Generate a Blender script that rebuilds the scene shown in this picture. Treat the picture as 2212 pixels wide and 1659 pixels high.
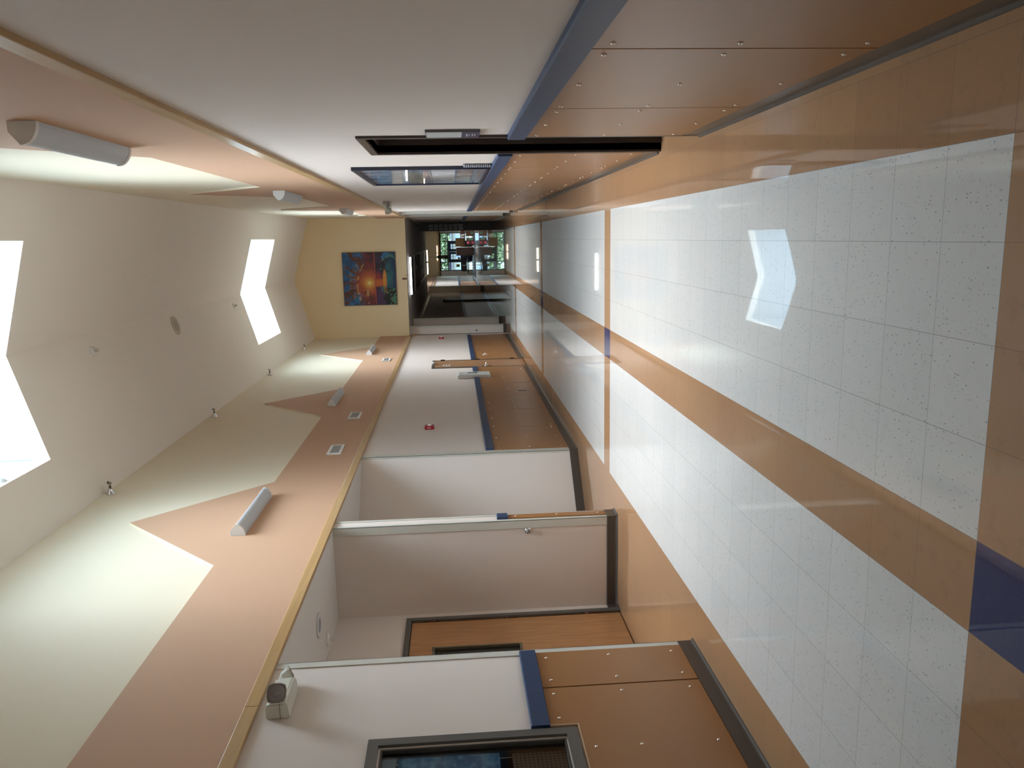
import bpy, bmesh, math, random
import numpy as np
from mathutils import Vector, Matrix
for o in list(bpy.data.objects): bpy.data.objects.remove(o, do_unlink=True)
C = bpy.context.scene.collection
FT = 0.3048            # everything below is laid out in feet (floor tiles are one foot)
PI = math.pi

# ------------------------------------------------------------------ camera
F_PX, YAW, PITCH, ROLL, CAM_H = 1707.02, .1836, -.0707, -.0327, 5.2483
ca, sa, cb, sb = math.cos(YAW), math.sin(YAW), math.cos(PITCH), math.sin(PITCH)
fw = Vector((-sa*cb, ca*cb, sb)); rt = Vector((ca, sa, 0)); up = rt.cross(fw)
cr, sr = math.cos(ROLL), math.sin(ROLL)
rt, up = cr*rt + sr*up, -sr*rt + cr*up
camd = bpy.data.cameras.new('camera'); cam = bpy.data.objects.new('camera', camd); C.objects.link(cam)
camd.sensor_fit = 'HORIZONTAL'; camd.sensor_width = 36; camd.lens = 36*F_PX/2212
camd.clip_start = .02; camd.clip_end = 400
# the phone was held sideways: picture-right is world-down, picture-up is world-right
M = Matrix((-up, rt, -fw)).transposed().to_4x4(); M.translation = Vector((0, 0, CAM_H*FT)); cam.matrix_world = M
bpy.context.scene.camera = cam

# ------------------------------------------------------------------ sky, daylight, exposure
SKY = 56.0
w = bpy.data.worlds.new('sky'); bpy.context.scene.world = w; w.use_nodes = True
bg = w.node_tree.nodes['Background']; bg.inputs[0].default_value = (0.76, 0.90, 1.0, 1); bg.inputs[1].default_value = SKY
# thinly clouded sky, brightest overhead where the veiled sun stands, bluer towards the horizon
wn_, wl_ = w.node_tree.nodes, w.node_tree.links
g_ = wn_.new('ShaderNodeTexCoord'); sz_ = wn_.new('ShaderNodeSeparateXYZ'); wl_.new(g_.outputs['Generated'], sz_.inputs[0])
def wm(op, a, b):
    x = wn_.new('ShaderNodeMath'); x.operation = op
    for i, v in enumerate((a, b)):
        if isinstance(v, (int, float)): x.inputs[i].default_value = v
        else: wl_.new(v, x.inputs[i])
    return x.outputs[0]
zz_ = wm('MAXIMUM', sz_.outputs[2], 0.0); pk_ = wm('POWER', zz_, 5.5)
wl_.new(wm('MULTIPLY', wm('ADD', wm('MULTIPLY', pk_, 1.0), .12), SKY), bg.inputs[1])
mx_ = wn_.new('ShaderNodeMix'); mx_.data_type = 'RGBA'; wl_.new(pk_, mx_.inputs[0]); mx_.inputs[6].default_value = (.62, .84, 1.0, 1); mx_.inputs[7].default_value = (.92, .96, 1.0, 1); wl_.new(mx_.outputs[2], bg.inputs[0])
vs = bpy.context.scene.view_settings
vs.view_transform = 'Standard'; vs.look = 'None'; vs.gamma = 1; vs.use_curve_mapping = False; vs.exposure = 0.44
bpy.context.scene.cycles.max_bounces = 14; bpy.context.scene.cycles.diffuse_bounces = 8
bpy.context.scene.cycles.caustics_reflective = False; bpy.context.scene.cycles.caustics_refractive = False

def portal(x0, x1, y0, y1, z):
    d = bpy.data.lights.new('sky_portal', 'AREA'); d.shape = 'RECTANGLE'; d.size = (x1-x0)*FT; d.size_y = (y1-y0)*FT
    d.cycles.is_portal = True
    o = bpy.data.objects.new('sky_portal', d); o.location = ((x0+x1)/2*FT, (y0+y1)/2*FT, z*FT); C.objects.link(o)
SKYL = [(-21.0, -15.8), (19.9, 27.4), (57.4, 64.9), (166, 173.5)]  # first opening, unseen behind the camera, is added as fill for the near end
for a, b in SKYL: portal(-7.4, .4, a-.2, b+.2, 24.75)
d = bpy.data.lights.new('sky_portal', 'AREA'); d.shape = 'RECTANGLE'; d.size = 9.4*FT; d.size_y = 8*FT; d.cycles.is_portal = True
o = bpy.data.objects.new('sky_portal', d); o.location = (-3.3*FT, 205.2*FT, 4*FT); o.rotation_euler = (-PI/2, 0, 0); C.objects.link(o)

# ------------------------------------------------------------------ materials
def nodes(name):
    m = bpy.data.materials.new(name); m.use_nodes = True
    return m, m.node_tree.nodes, m.node_tree.links, m.node_tree.nodes['Principled BSDF']
def mat(name, col, rough=.6, metal=0, spec=.5, bump=0, bscale=60, var=0, vscale=3, coat=0, crough=.1):
    m, n, l, p = nodes(name)
    p.inputs['Base Color'].default_value = (*col, 1); p.inputs['Roughness'].default_value = rough
    p.inputs['Metallic'].default_value = metal; p.inputs['Specular IOR Level'].default_value = spec
    p.inputs['Coat Weight'].default_value = coat; p.inputs['Coat Roughness'].default_value = crough
    tc = n.new('ShaderNodeTexCoord')
    if var:
        t = n.new('ShaderNodeTexNoise'); t.inputs['Scale'].default_value = vscale; t.inputs['Detail'].default_value = 4
        l.new(tc.outputs['Object'], t.inputs['Vector'])
        r = n.new('ShaderNodeMapRange'); r.inputs[3].default_value = 1-var; r.inputs[4].default_value = 1+var
        l.new(t.outputs[0], r.inputs[0])
        h = n.new('ShaderNodeHueSaturation'); h.inputs['Color'].default_value = (*col, 1)
        l.new(r.outputs[0], h.inputs['Value']); l.new(h.outputs[0], p.inputs['Base Color'])
    if bump:
        t = n.new('ShaderNodeTexNoise'); t.inputs['Scale'].default_value = bscale; t.inputs['Detail'].default_value = 3
        l.new(tc.outputs['Object'], t.inputs['Vector'])
        b = n.new('ShaderNodeBump'); b.inputs['Strength'].default_value = bump; b.inputs['Distance'].default_value = .002
        l.new(t.outputs[0], b.inputs['Height']); l.new(b.outputs[0], p.inputs['Normal'])
    return m
def emit(name, col, s):
    m, n, l, p = nodes(name)
    p.inputs['Base Color'].default_value = (*col, 1); p.inputs['Emission Color'].default_value = (*col, 1); p.inputs['Emission Strength'].default_value = s
    return m
def wood(name, c1, c2, scale, rough=.35, axis='Y', coat=.3):
    m, n, l, p = nodes(name)
    tc = n.new('ShaderNodeTexCoord'); mp = n.new('ShaderNodeMapping')
    mp.inputs['Scale'].default_value = {'X': (1, 18, 18), 'Y': (18, 1, 18), 'Z': (18, 18, 1)}[axis]
    l.new(tc.outputs['Object'], mp.inputs[0])
    t = n.new('ShaderNodeTexNoise'); t.inputs['Scale'].default_value = scale; t.inputs['Detail'].default_value = 5; t.inputs['Distortion'].default_value = .6
    l.new(mp.outputs[0], t.inputs['Vector'])
    r = n.new('ShaderNodeValToRGB'); r.color_ramp.elements[0].position = .32; r.color_ramp.elements[1].position = .68
    r.color_ramp.elements[0].color = (*c1, 1); r.color_ramp.elements[1].color = (*c2, 1)
    l.new(t.outputs[0], r.inputs[0]); l.new(r.outputs[0], p.inputs['Base Color'])
    p.inputs['Roughness'].default_value = rough; p.inputs['Coat Weight'].default_value = coat; p.inputs['Coat Roughness'].default_value = .15
    return m
def glass(name, tint=(.95, .97, .97), refl=.06):
    m = bpy.data.materials.new(name); m.use_nodes = True; n = m.node_tree.nodes; l = m.node_tree.links
    n.remove(n['Principled BSDF'])
    t = n.new('ShaderNodeBsdfTransparent'); t.inputs[0].default_value = (*tint, 1)
    g = n.new('ShaderNodeBsdfGlossy'); g.inputs['Roughness'].default_value = .02
    fr = n.new('ShaderNodeFresnel'); fr.inputs[0].default_value = 1.45
    ge = n.new('ShaderNodeNewGeometry'); sb_ = n.new('ShaderNodeMath'); sb_.operation = 'SUBTRACT'; sb_.inputs[0].default_value = 1; l.new(ge.outputs['Backfacing'], sb_.inputs[1])
    ml = n.new('ShaderNodeMath'); ml.operation = 'MULTIPLY'; l.new(fr.outputs[0], ml.inputs[0]); l.new(sb_.outputs[0], ml.inputs[1])
    x = n.new('ShaderNodeMixShader'); l.new(ml.outputs[0], x.inputs[0]); l.new(t.outputs[0], x.inputs[1]); l.new(g.outputs[0], x.inputs[2])
    l.new(x.outputs[0], n['Material Output'].inputs[0])
    return m
def vcol(name, rough=.6, coat=0):
    m, n, l, p = nodes(name)
    a = n.new('ShaderNodeVertexColor'); a.layer_name = 'paint'
    l.new(a.outputs[0], p.inputs['Base Color']); p.inputs['Roughness'].default_value = rough
    p.inputs['Coat Weight'].default_value = coat; p.inputs['Coat Roughness'].default_value = .03
    return m

def floor_material():
    m, n, l, p = nodes('vinyl_floor_tiles')
    def mt(op, a, b=None, c=None):
        x = n.new('ShaderNodeMath'); x.operation = op
        for i, v in enumerate((a, b, c)):
            if v is None: continue
            if isinstance(v, (int, float)): x.inputs[i].default_value = v
            else: l.new(v, x.inputs[i])
        return x.outputs[0]
    def mix(f, a, b):
        x = n.new('ShaderNodeMix'); x.data_type = 'RGBA'
        for i, v in ((0, f), (6, a), (7, b)):
            if isinstance(v, tuple): x.inputs[i].default_value = (*v, 1)
            elif isinstance(v, (int, float)): x.inputs[i].default_value = v
            else: l.new(v, x.inputs[i])
        return x.outputs[2]
    tc = n.new('ShaderNodeTexCoord'); sp = n.new('ShaderNodeSeparateXYZ'); l.new(tc.outputs['Object'], sp.inputs[0])
    u = mt('SUBTRACT', .8662, mt('DIVIDE', sp.outputs[0], FT)); v = mt('SUBTRACT', mt('DIVIDE', sp.outputs[1], FT), 7.2626)
    iu = mt('FLOOR', u); iv = mt('FLOOR', v)
    inw = mt('MULTIPLY', mt('GREATER_THAN', u, 0), mt('LESS_THAN', u, 9))
    stripe = mt('COMPARE', iu, 4, .1)
    vm = mt('SUBTRACT', v, mt('MULTIPLY', mt('FLOOR', mt('DIVIDE', v, 20)), 20))
    strip = mt('MULTIPLY', mt('GREATER_THAN', vm, 19), inw)
    cross = mt('MULTIPLY', stripe, strip)
    white = mt('MULTIPLY', inw, mt('SUBTRACT', 1, mt('MAXIMUM', stripe, strip)))
    # one random value per tile
    cb_ = n.new('ShaderNodeCombineXYZ'); l.new(iu, cb_.inputs[0]); l.new(iv, cb_.inputs[1])
    wn = n.new('ShaderNodeTexWhiteNoise'); l.new(cb_.outputs[0], wn.inputs[0])
    # flecks: stretched chips whose direction changes per tile
    def flecks(scale, th, seed, sx, sy):
        mp = n.new('ShaderNodeMapping'); mp.inputs['Location'].default_value = (seed, seed*2, 0); mp.inputs['Scale'].default_value = (sx, sy, 1)
        l.new(tc.outputs['Object'], mp.inputs[0])
        t = n.new('ShaderNodeTexVoronoi'); t.inputs['Scale'].default_value = scale; t.inputs['Randomness'].default_value = 1
        l.new(mp.outputs[0], t.inputs['Vector'])
        sc = n.new('ShaderNodeSeparateColor'); l.new(t.outputs['Color'], sc.inputs[0])
        return mt('MULTIPLY', mt('LESS_THAN', t.outputs['Distance'], th), mt('LESS_THAN', sc.outputs[0], .28)), mt('MULTIPLY', mt('LESS_THAN', t.outputs['Distance'], th), mt('GREATER_THAN', sc.outputs[1], .65))
    f1, f2 = flecks(40, .20, 3.3, 1.9, 1)
    f3, f4 = flecks(58, .20, 8.1, 1, 2.0)
    dark = mt('MINIMUM', mt('ADD', f1, f3), 1); lite = mt('MINIMUM', mt('ADD', f2, f4), 1)
    cl = n.new('ShaderNodeTexNoise'); cl.inputs['Scale'].default_value = 16; cl.inputs['Detail'].default_value = 6; l.new(tc.outputs['Object'], cl.inputs['Vector'])
    wcol = mix(mt('MULTIPLY', wn.outputs[0], .35), (.55, .545, .52), (.47, .475, .455))
    wcol = mix(mt('MULTIPLY', mt('GREATER_THAN', cl.outputs[0], .58), .09), wcol, (.38, .38, .36))
    wcol = mix(mt('MULTIPLY', lite, .3), wcol, (.62, .62, .60)); wcol = mix(mt('MULTIPLY', dark, .62), wcol, (.16, .16, .16))
    tcol = mix(wn.outputs[0], (.325, .18, .09), (.295, .16, .08))
    tcol = mix(mt('MULTIPLY', mt('GREATER_THAN', cl.outputs[0], .6), .18), tcol, (.20, .11, .06)); tcol = mix(mt('MULTIPLY', lite, .08), tcol, (.5, .33, .22))
    bcol = mix(mt('MULTIPLY', lite, .05), (.008, .018, .085), (.2, .25, .4))
    col = mix(white, tcol, wcol); col = mix(cross, col, bcol)
    # seams
    def seam(a):
        fr = mt('FRACT', a); return mt('LESS_THAN', mt('MINIMUM', fr, mt('SUBTRACT', 1, fr)), .0035)
    sm = mt('MAXIMUM', seam(u), seam(v)); col = mix(mt('MULTIPLY', sm, .6), col, (.10, .085, .07))
    l.new(col, p.inputs['Base Color'])
    # waxed surface: near-mirror, gently wavy
    def nz(scale, det, s):
        mp = n.new('ShaderNodeMapping'); mp.inputs['Scale'].default_value = s; l.new(tc.outputs['Object'], mp.inputs[0])
        t = n.new('ShaderNodeTexNoise'); t.inputs['Scale'].default_value = scale; t.inputs['Detail'].default_value = det; l.new(mp.outputs[0], t.inputs['Vector']); return t.outputs[0]
    h = mt('ADD', mt('MULTIPLY', nz(9, 2, (1, 1, 1)), .22), mt('MULTIPLY', nz(3, 1, (1, 1.5, 1)), .5))
    h = mt('ADD', h, mt('MULTIPLY', nz(24, 3, (1, 1, 1)), .10))
    h = mt('ADD', h, mt('MULTIPLY', wn.outputs[0], .04))
    b = n.new('ShaderNodeBump'); b.inputs['Strength'].default_value = .035; b.inputs['Distance'].default_value = .0035
    l.new(h, b.inputs['Height']); l.new(b.outputs[0], p.inputs['Normal']); l.new(b.outputs[0], p.inputs['Coat Normal'])
    p.inputs['Roughness'].default_value = .35; p.inputs['Specular IOR Level'].default_value = .1
    p.inputs['Coat Weight'].default_value = 1; p.inputs['Coat Roughness'].default_value = .02; p.inputs['Coat IOR'].default_value = 1.42
    return m

PAINT = mat('light_wall_paint', (.64, .57, .515), .75, bump=.25, bscale=160)
CREAM = mat('cream_paint', (.71, .625, .475), .75, bump=.12, bscale=120)
PEACH = mat('peach_paint', (.51, .31, .195), .75, bump=.12, bscale=120)
BEIGE = mat('beige_paint', (.76, .61, .38), .75, bump=.12, bscale=120)
CEIL = mat('ceiling_paint', (.78, .73, .67), .85, bump=.1, bscale=120)
WELL = mat('white_well_paint', (.38, .44, .47), .8)
TAN = mat('tan_laminate', (.30, .138, .046), .40, bump=.15, bscale=300, spec=.3, coat=.22, crough=.22)
TANB = mat('brown_backing', (.06, .025, .01), .8)
BLUE = mat('navy_rail_laminate', (.024, .046, .105), .42, spec=.35, bump=.1, bscale=300)
BASE = mat('dark_rubber_base', (.065, .055, .047), .28, spec=.5)
GUARD = mat('pale_corner_guard', (.53, .52, .46), .45)
TRIM = wood('maple_moulding', (.40, .24, .095), (.49, .31, .135), 1.2, .4, 'Y')
DOORW = wood('oak_door_veneer', (.32, .15, .055), (.46, .23, .095), 2.5, .35, 'Z')
DARKF = mat('dark_bronze_metal', (.055, .050, .045), .4)
GREYF = mat('grey_painted_steel', (.095, .09, .082), .45)
BLACK = mat('black_plastic', (.012, .012, .013), .4)
CHROME = mat('chrome', (.75, .75, .75), .12, metal=1)
STEEL = mat('screw_steel', (.85, .80, .74), .2, metal=1)
WHITE = mat('white_plastic', (.70, .70, .68), .4)
IVORY = mat('ivory_plastic', (.60, .59, .51), .4)
GREYL = mat('silver_grey_housing', (.50, .54, .58), .45)
RED = mat('red_plastic', (.34, .006, .012), .35)
LOWC = None
FLOOR = floor_material()
LIGHT_BLOCK = mat('light_block_black', (.02, .02, .02), .9)

# ------------------------------------------------------------------ mesh builder (feet)
class MB:
    def __init__(s): s.bm = bmesh.new()
    def box(s, x0, x1, y0, y1, z0, z1, bev=0):
        r = bmesh.ops.create_cube(s.bm, size=1)
        for v in r['verts']:
            v.co = Vector(((x0+x1)/2 + v.co.x*(x1-x0), (y0+y1)/2 + v.co.y*(y1-y0), (z0+z1)/2 + v.co.z*(z1-z0)))
        if bev:
            es = {e for v in r['verts'] for e in v.link_edges}
            bmesh.ops.bevel(s.bm, geom=list(es), offset=bev, segments=2, affect='EDGES', profile=.6)
        return s
    def prism(s, pts, axis, a, b):
        """pts: 2-D outline; axis X -> (y,z), Y -> (x,z), Z -> (x,y)"""
        def co(p, t): return {'X': (t, p[0], p[1]), 'Y': (p[0], t, p[1]), 'Z': (p[0], p[1], t)}[axis]
        A = [s.bm.verts.new(co(p, a)) for p in pts]; B = [s.bm.verts.new(co(p, b)) for p in pts]
        s.bm.faces.new(A); s.bm.faces.new(B[::-1]); k = len(pts)
        for i in range(k): s.bm.faces.new((A[i], B[i], B[(i+1) % k], A[(i+1) % k]))
        return s
    def lathe(s, prof, p0, d, seg=20, smooth=True):
        """profile [(t along d, radius)]"""
        d = Vector(d).normalized(); a = Vector((0, 0, 1)) if abs(d.z) < .9 else Vector((1, 0, 0))
        e1 = d.cross(a).normalized(); e2 = d.cross(e1); p0 = Vector(p0); rings = []
        for t, r in prof:
            if r < 1e-6: rings.append([s.bm.verts.new(p0 + d*t)])
            else: rings.append([s.bm.verts.new(p0 + d*t + e1*r*math.cos(2*PI*i/seg) + e2*r*math.sin(2*PI*i/seg)) for i in range(seg)])
        for A, B in zip(rings, rings[1:]):
            for i in range(seg):
                q = [A[i % len(A)], A[(i+1) % len(A)], B[(i+1) % len(B)], B[i % len(B)]]
                u = []
                for v in q:
                    if v not in u: u.append(v)
                if len(u) > 2:
                    f = s.bm.faces.new(u); f.smooth = smooth
        for R, rev in ((rings[0], 0), (rings[-1], 1)):
            if len(R) > 1: s.bm.faces.new(R if not rev else R[::-1])
        return s
    def cyl(s, p0, p1, r, seg=16):
        v = Vector(p1) - Vector(p0); return s.lathe([(0, r), (v.length, r)], p0, v, seg)
    def tube(s, pts, r, seg=8):
        for a, b in zip(pts, pts[1:]): s.cyl(a, b, r, seg)
        return s
    def done(s, name, m, parent=None, loc=None):
        bmesh.ops.recalc_face_normals(s.bm, faces=s.bm.faces)
        for v in s.bm.verts: v.co *= FT
        me = bpy.data.meshes.new(name); s.bm.to_mesh(me); s.bm.free(); me.materials.append(m)
        o = bpy.data.objects.new(name, me); C.objects.link(o)
        if parent: o.parent = parent
        if loc: o.location = Vector(loc)*FT
        return o
def thing(name, label, cat, loc, rz=0, group=None):
    o = bpy.data.objects.new(name, None); C.objects.link(o); o.location = Vector(loc)*FT; o.rotation_euler = (0, 0, rz); o.empty_display_size = .05
    return tag(o, label, cat, group)
def tag(o, label, cat, group=None):
    o['label'] = label; o['category'] = cat
    if group: o['group'] = group
    return o
def struct(name, mb, m, parent=None):
    o = mb.done(name, m, parent)
    if not parent: o['kind'] = 'structure'
    return o
def dup(root, loc, label, rz=None, group=None):
    r = root.copy(); C.objects.link(r); r.location = Vector(loc)*FT; r['label'] = label
    if rz is not None: r.rotation_euler = (0, 0, rz)
    if group: r['group'] = group
    for ch in list(root.children):
        c = ch.copy(); C.objects.link(c); c.parent = r
        for g in list(ch.children):
            k = g.copy(); C.objects.link(k); k.parent = c
    return r
def text_part(name, body, size, m, parent, loc, rot):
    cu = bpy.data.curves.new(name, 'FONT'); cu.body = body; cu.size = size*FT; cu.extrude = .002*FT; cu.align_x = 'CENTER'; cu.align_y = 'CENTER'
    t = bpy.data.objects.new(name, cu); C.objects.link(t); bpy.context.view_layer.update()
    me = bpy.data.meshes.new_from_object(t.evaluated_get(bpy.context.evaluated_depsgraph_get()))
    bpy.data.objects.remove(t); me.materials.clear(); me.materials.append(m)
    o = bpy.data.objects.new(name, me); C.objects.link(o); o.parent = parent; o.location = Vector(loc)*FT; o.rotation_euler = rot
    return o

L, R = -9.25, 2.08           # inner faces of the left and right walls
RIDGE, ZE, ZR = -3.57, 18.68, 20.25
HY = 77.0                    # wall above the low ceiling
YB = -22.0                   # back end behind the camera
YE = 204.0                   # glazed entrance
TZ0, TZ1 = 9.42, 9.70        # wood moulding
BAND = 9.50                  # lower edge of the upper wall

# ------------------------------------------------------------------ floor
struct('floor', MB().box(-13.2, 9, YB-.5, YE+.4, -.3, 0), FLOOR)

# ------------------------------------------------------------------ ceiling of the skylit bay (gable with wells)
def zc(x): return ZR - (ZR-ZE)*abs(x-RIDGE)/(RIDGE-L)
def slab(mb, x0, x1, y0, y1, t=.55):
    mb.prism([(x0, zc(x0)), (x1, zc(x1)), (x1, zc(x1)+t), (x0, zc(x0)+t)], 'Y', y0, y1)
SX0, SX1 = -7.2, .2
def gable(y0, y1, wells):
    mb = MB(); slab(mb, L-.4, SX0, y0, y1); slab(mb, SX1, R+.4, y0, y1)
    ys = [y0] + [v for ab in wells for v in ab] + [y1]
    for a, b in zip(ys[::2], ys[1::2]): slab(mb, SX0, RIDGE, a, b); slab(mb, RIDGE, SX1, a, b)
    struct('ceiling', mb, CEIL)
gable(YB-.3, HY+.3, SKYL[:3]); gable(137, YE+.3, SKYL[3:])
for i, (a, b) in enumerate(SKYL):
    mb = MB(); h = 4.2
    for x0, x1 in ((SX0-.2, SX0-.03), (SX1+.03, SX1+.2)): mb.box(x0, x1, a-.15, b+.15, zc(SX0)+.1, zc(SX0)+h+.1)
    for y0, y1 in ((a-.2, a-.03), (b+.03, b+.2)):
        for xa, xb in ((SX0, RIDGE), (RIDGE, SX1)):
            mb.prism([(xa, zc(xa)+.1), (xb, zc(xb)+.1), (xb, zc(xb)+h), (xa, zc(xa)+h)], 'Y', y0, y1)
    sw = struct('window_%d' % (i+1), mb, WELL)
    g = MB()
    for xa, xb in ((SX0, RIDGE), (RIDGE, SX1)): g.prism([(xa, zc(xa)+h), (xb, zc(xb)+h), (xb, zc(xb)+h+.06), (xa, zc(xa)+h+.06)], 'Y', a, b)
    g.done('pane', glass('skylight_glass', (.97, .98, .99)), sw)

# ------------------------------------------------------------------ low dark ceiling beyond the painted wall
m, n, l, p = nodes('dark_slatted_ceiling')
tc = n.new('ShaderNodeTexCoord'); wv = n.new('ShaderNodeTexWave'); wv.bands_direction = 'Y'; wv.inputs['Scale'].default_value = 1.6; l.new(tc.outputs['Object'], wv.inputs['Vector'])
rp = n.new('ShaderNodeValToRGB'); rp.color_ramp.elements[0].color = (.30, .275, .26, 1); rp.color_ramp.elements[1].color = (.42, .39, .37, 1); l.new(wv.outputs[0], rp.inputs[0])
l.new(rp.outputs[0], p.inputs['Base Color']); p.inputs['Roughness'].default_value = .7
LOWC = m
mb = MB(); mb.box(L-.3, -6.0, HY+.35, 137, 9.6, 9.9).box(-1.74, 9, HY+.35, 137, 9.6, 9.9).box(-6.0, -1.74, HY+.35, 82, 9.6, 9.9)
struct('ceiling', mb, LOWC)
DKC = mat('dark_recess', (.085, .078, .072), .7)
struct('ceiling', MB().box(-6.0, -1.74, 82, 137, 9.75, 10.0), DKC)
mb = MB()
for y in (82.0, 93.5, 110, 136.4): mb.box(-6.0, -1.74, y, y+.25, 9.55, 9.76)
for x in (-6.0, -1.84): mb.box(x, x+.1, 82, 137, 9.55, 9.76)
struct('trim_1', mb, mat('grey_ceiling_track', (.32, .30, .28), .5))
mb = MB(); mb.box(L-.3, R+.3, 136.7, 137, 9.6, 20.8); struct('wall_back', mb, BEIGE)

# ------------------------------------------------------------------ walls
Wn = .35
def wall(name, *bx, m=PAINT):
    mb = MB()
    for b in bx: mb.box(*b)
    return struct(name, mb, m)
# window opening in the near left wall: y 9.9..13.2, z 3.35..6.95
WY0, WY1, WZ0, WZ1 = 9.7, 13.28, 3.4, 6.86
wall('wall_left', (L-Wn, L, YB, WY0, 0, BAND), (L-Wn, L, WY1, 16.5, 0, BAND), (L-Wn, L, WY0, WY1, 0, WZ0), (L-Wn, L, WY0, WY1, WZ1, BAND))
wall('wall_left', (-12.4, L-.001, 24.9, 25.5, 0, 9.42))
DY0, DY1, DZ = 57.05, 60.35, 6.82
wall('wall_left', (L-Wn, L, 33.45, DY0, 0, BAND), (L-Wn, L, DY1, 76.4, 0, BAND), (L-Wn, L, DY0, DY1, DZ, BAND))
wall('wall_left', (-12.7, -12.4, 16.1, 17.0, 0, 9.6), (-12.7, -12.4, 21.2, 40, 0, 9.6)) if 0 else None
AY0, AY1, AZ = 21.2, 24.35, 6.96
wall('wall_left', (-12.75, -12.4, 16.1, AY0, 0, 9.42), (-12.75, -12.4, AY1, 34, 0, 9.42), (-12.75, -12.4, AY0, AY1, AZ, 9.42))
wall('wall_left', (-12.4, L-Wn, 16.15, 16.5, 0, 9.42))
mb = MB().prism([(L, 33.45), (-12.4, 30.62), (-12.4, 31.1), (L-Wn, 33.6), (L-.1, 33.6)], 'Z', 0, 9.42); struct('wall_left', mb, PAINT)
struct('ceiling', MB().box(-12.75, L-.02, 16.15, 34, 9.42, 9.6), mat('alcove_ceiling_paint', (.62, .61, .585), .8))
# upper walls
wall('wall_left', (L-Wn, L, YB, HY+.3, BAND, ZE+.35), m=CREAM)
wall('wall_right', (R, R+Wn, YB, HY+.3, BAND, ZE+.35), m=CREAM)
def zigzag(name, x0, x1, pts):
    mb = MB(); k = [(YB, BAND)] + pts + [(HY, pts[-1][1]), (HY, BAND)]
    mb.prism(k, 'X', x0, x1); o = struct(name, mb, PEACH)
    o.data.materials.append(CREAM)          # the raised panel's face is peach, its cut edges are cream
    for f in o.data.polygons: f.material_index = 0 if abs(f.normal.x) > .9 else 1
def peaks(cs, zb, zp, hw): return [(YB, zb)] + [q for c in cs for q in ((c-hw, zb), (c, zp), (c+hw, zb))]
zigzag('wall_left', L-.05, L+.07, peaks([-12.9, 6.7, 26.2, 45.8, 65.6], 12.43, 16.35, 4.02))
zigzag('wall_right', R-.07, R+.05, peaks([-2.8, 15.9, 34.55, 52.9, 71.2], 12.22, 16.1, 3.9)[:-3] + [(67.3, 12.15), (68.5, 13.0), (70.5, 12.1)])
# header wall with the painting
wall('wall_back', (L-.3, R+.3, HY, HY+.35, 9.6, ZR+.3), m=BEIGE)
# lower right wall: door recess 16.9..19.9
RY0, RY1, RZ = 17.0, 19.95, 6.95
wall('wall_right', (R, R+Wn, YB, RY0, 0, BAND), (R, R+Wn, RY1, 60.9, 0, BAND), (R, R+Wn, RY0, RY1, RZ, BAND))
wall('wall_right', (R, R+6, 67.0, 67.6, 0, 9.42), (R, R+6, 75.7, 76.2, 0, 9.42), (R+6, R+6.3, 60.5, 76, 0, 9.42), (R+Wn, R+6, 60.6, 60.9, 0, 9.42))
struct('ceiling', MB().box(R+.02, R+6.3, 60.6, 76.2, 9.42, 9.6), CEIL)
struct('trim_2', MB().box(R+.1, R+.3, 60.9, 75.7, 9.3, 9.42), TRIM)
wall('wall_right', (R, R+Wn, 76.2, YE, 0, 9.6), (R, R+Wn, 137, YE, 9.6, 19.2))
# left beyond the header: pilasters, dim wall, lit entrance bay
wall('wall_left', (L-.15-Wn, L-.05, 76.4, YE, 0, 9.6), (-9.25, -8.45, 78.3, 78.9, 0, 9.6), (-9.25, -8.42, 85.8, 86.4, 0, 9.6), (-9.25, -8.25, 141, 141.6, 0, 9.45))
wall('wall_left', (L-.05-Wn, L-.05, 137, YE, 9.45, 19.2), m=PEACH)
# back end behind the camera
wall('wall_front', (L-.3, R+.3, YB-.3, YB, 0, ZR+.3))
# partition wing, its backlit shade painted in as black, with small lites on the right, far down
pt = thing('folding_partition', 'dark partition with two columns of small window lites, far end of right wall', 'partition', (1.54, 103, 0), -PI/2)
mb = MB(); W2, H2 = 1.08, 9.27
gz0, gz1, gy0, gy1 = 3.75, 8.05, -.46, .28
mb.box(0, .2, -.54, .54, 0, gz0).box(0, .2, -.54, .54, gz1, H2).box(0, .2, -.54, gy0, gz0, gz1).box(0, .2, gy1, .54, gz0, gz1)
for i in range(1, 7): z = gz0 + i*(gz1-gz0)/7; mb.box(0, .2, gy0, gy1, z-.05, z+.05)
mb.box(0, .2, (gy0+gy1)/2-.03, (gy0+gy1)/2+.03, gz0, gz1)
mb.done('panel', BLACK, pt); MB().box(.08, .1, gy0, gy1, gz0, gz1).done('pane', mat('frosted_lite', (.20, .24, .26), .3), pt)

# ------------------------------------------------------------------ moulding, guards, bases
def mould(name, side, y0, y1, z0=TZ0, z1=TZ1, x=None):
    s = 1 if side == 'L' else -1; x = (L if side == 'L' else R) if x is None else x
    d = .10 if side == 'L' else .08
    prof = [(x-.02*s, z0), (x+(d-.008)*s, z0), (x+d*s, z0+.01), (x+d*s, z1-.02), (x+(d-.01)*s, z1), (x-.02*s, z1)]
    struct(name, MB().prism(prof, 'Y', y0, y1), TRIM)
for k, ys in enumerate([(YB, 14.78), (14.8, 41.2), (41.22, 58), (58.02, HY)]): mould('trim_%d' % (3+k), 'L', *ys)
for k, ys in enumerate([(YB, 11.9), (11.92, 27.6), (27.62, 45), (45.02, HY)]): mould('trim_%d' % (7+k), 'R', *ys, 9.49, 9.77)
mould('trim_11', 'L', 77.4, YE, 9.0, 9.3, L-.05)
mould('trim_12', 'R', 77.4, 102.8, 9.2, 9.45)
tn = [14]
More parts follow.
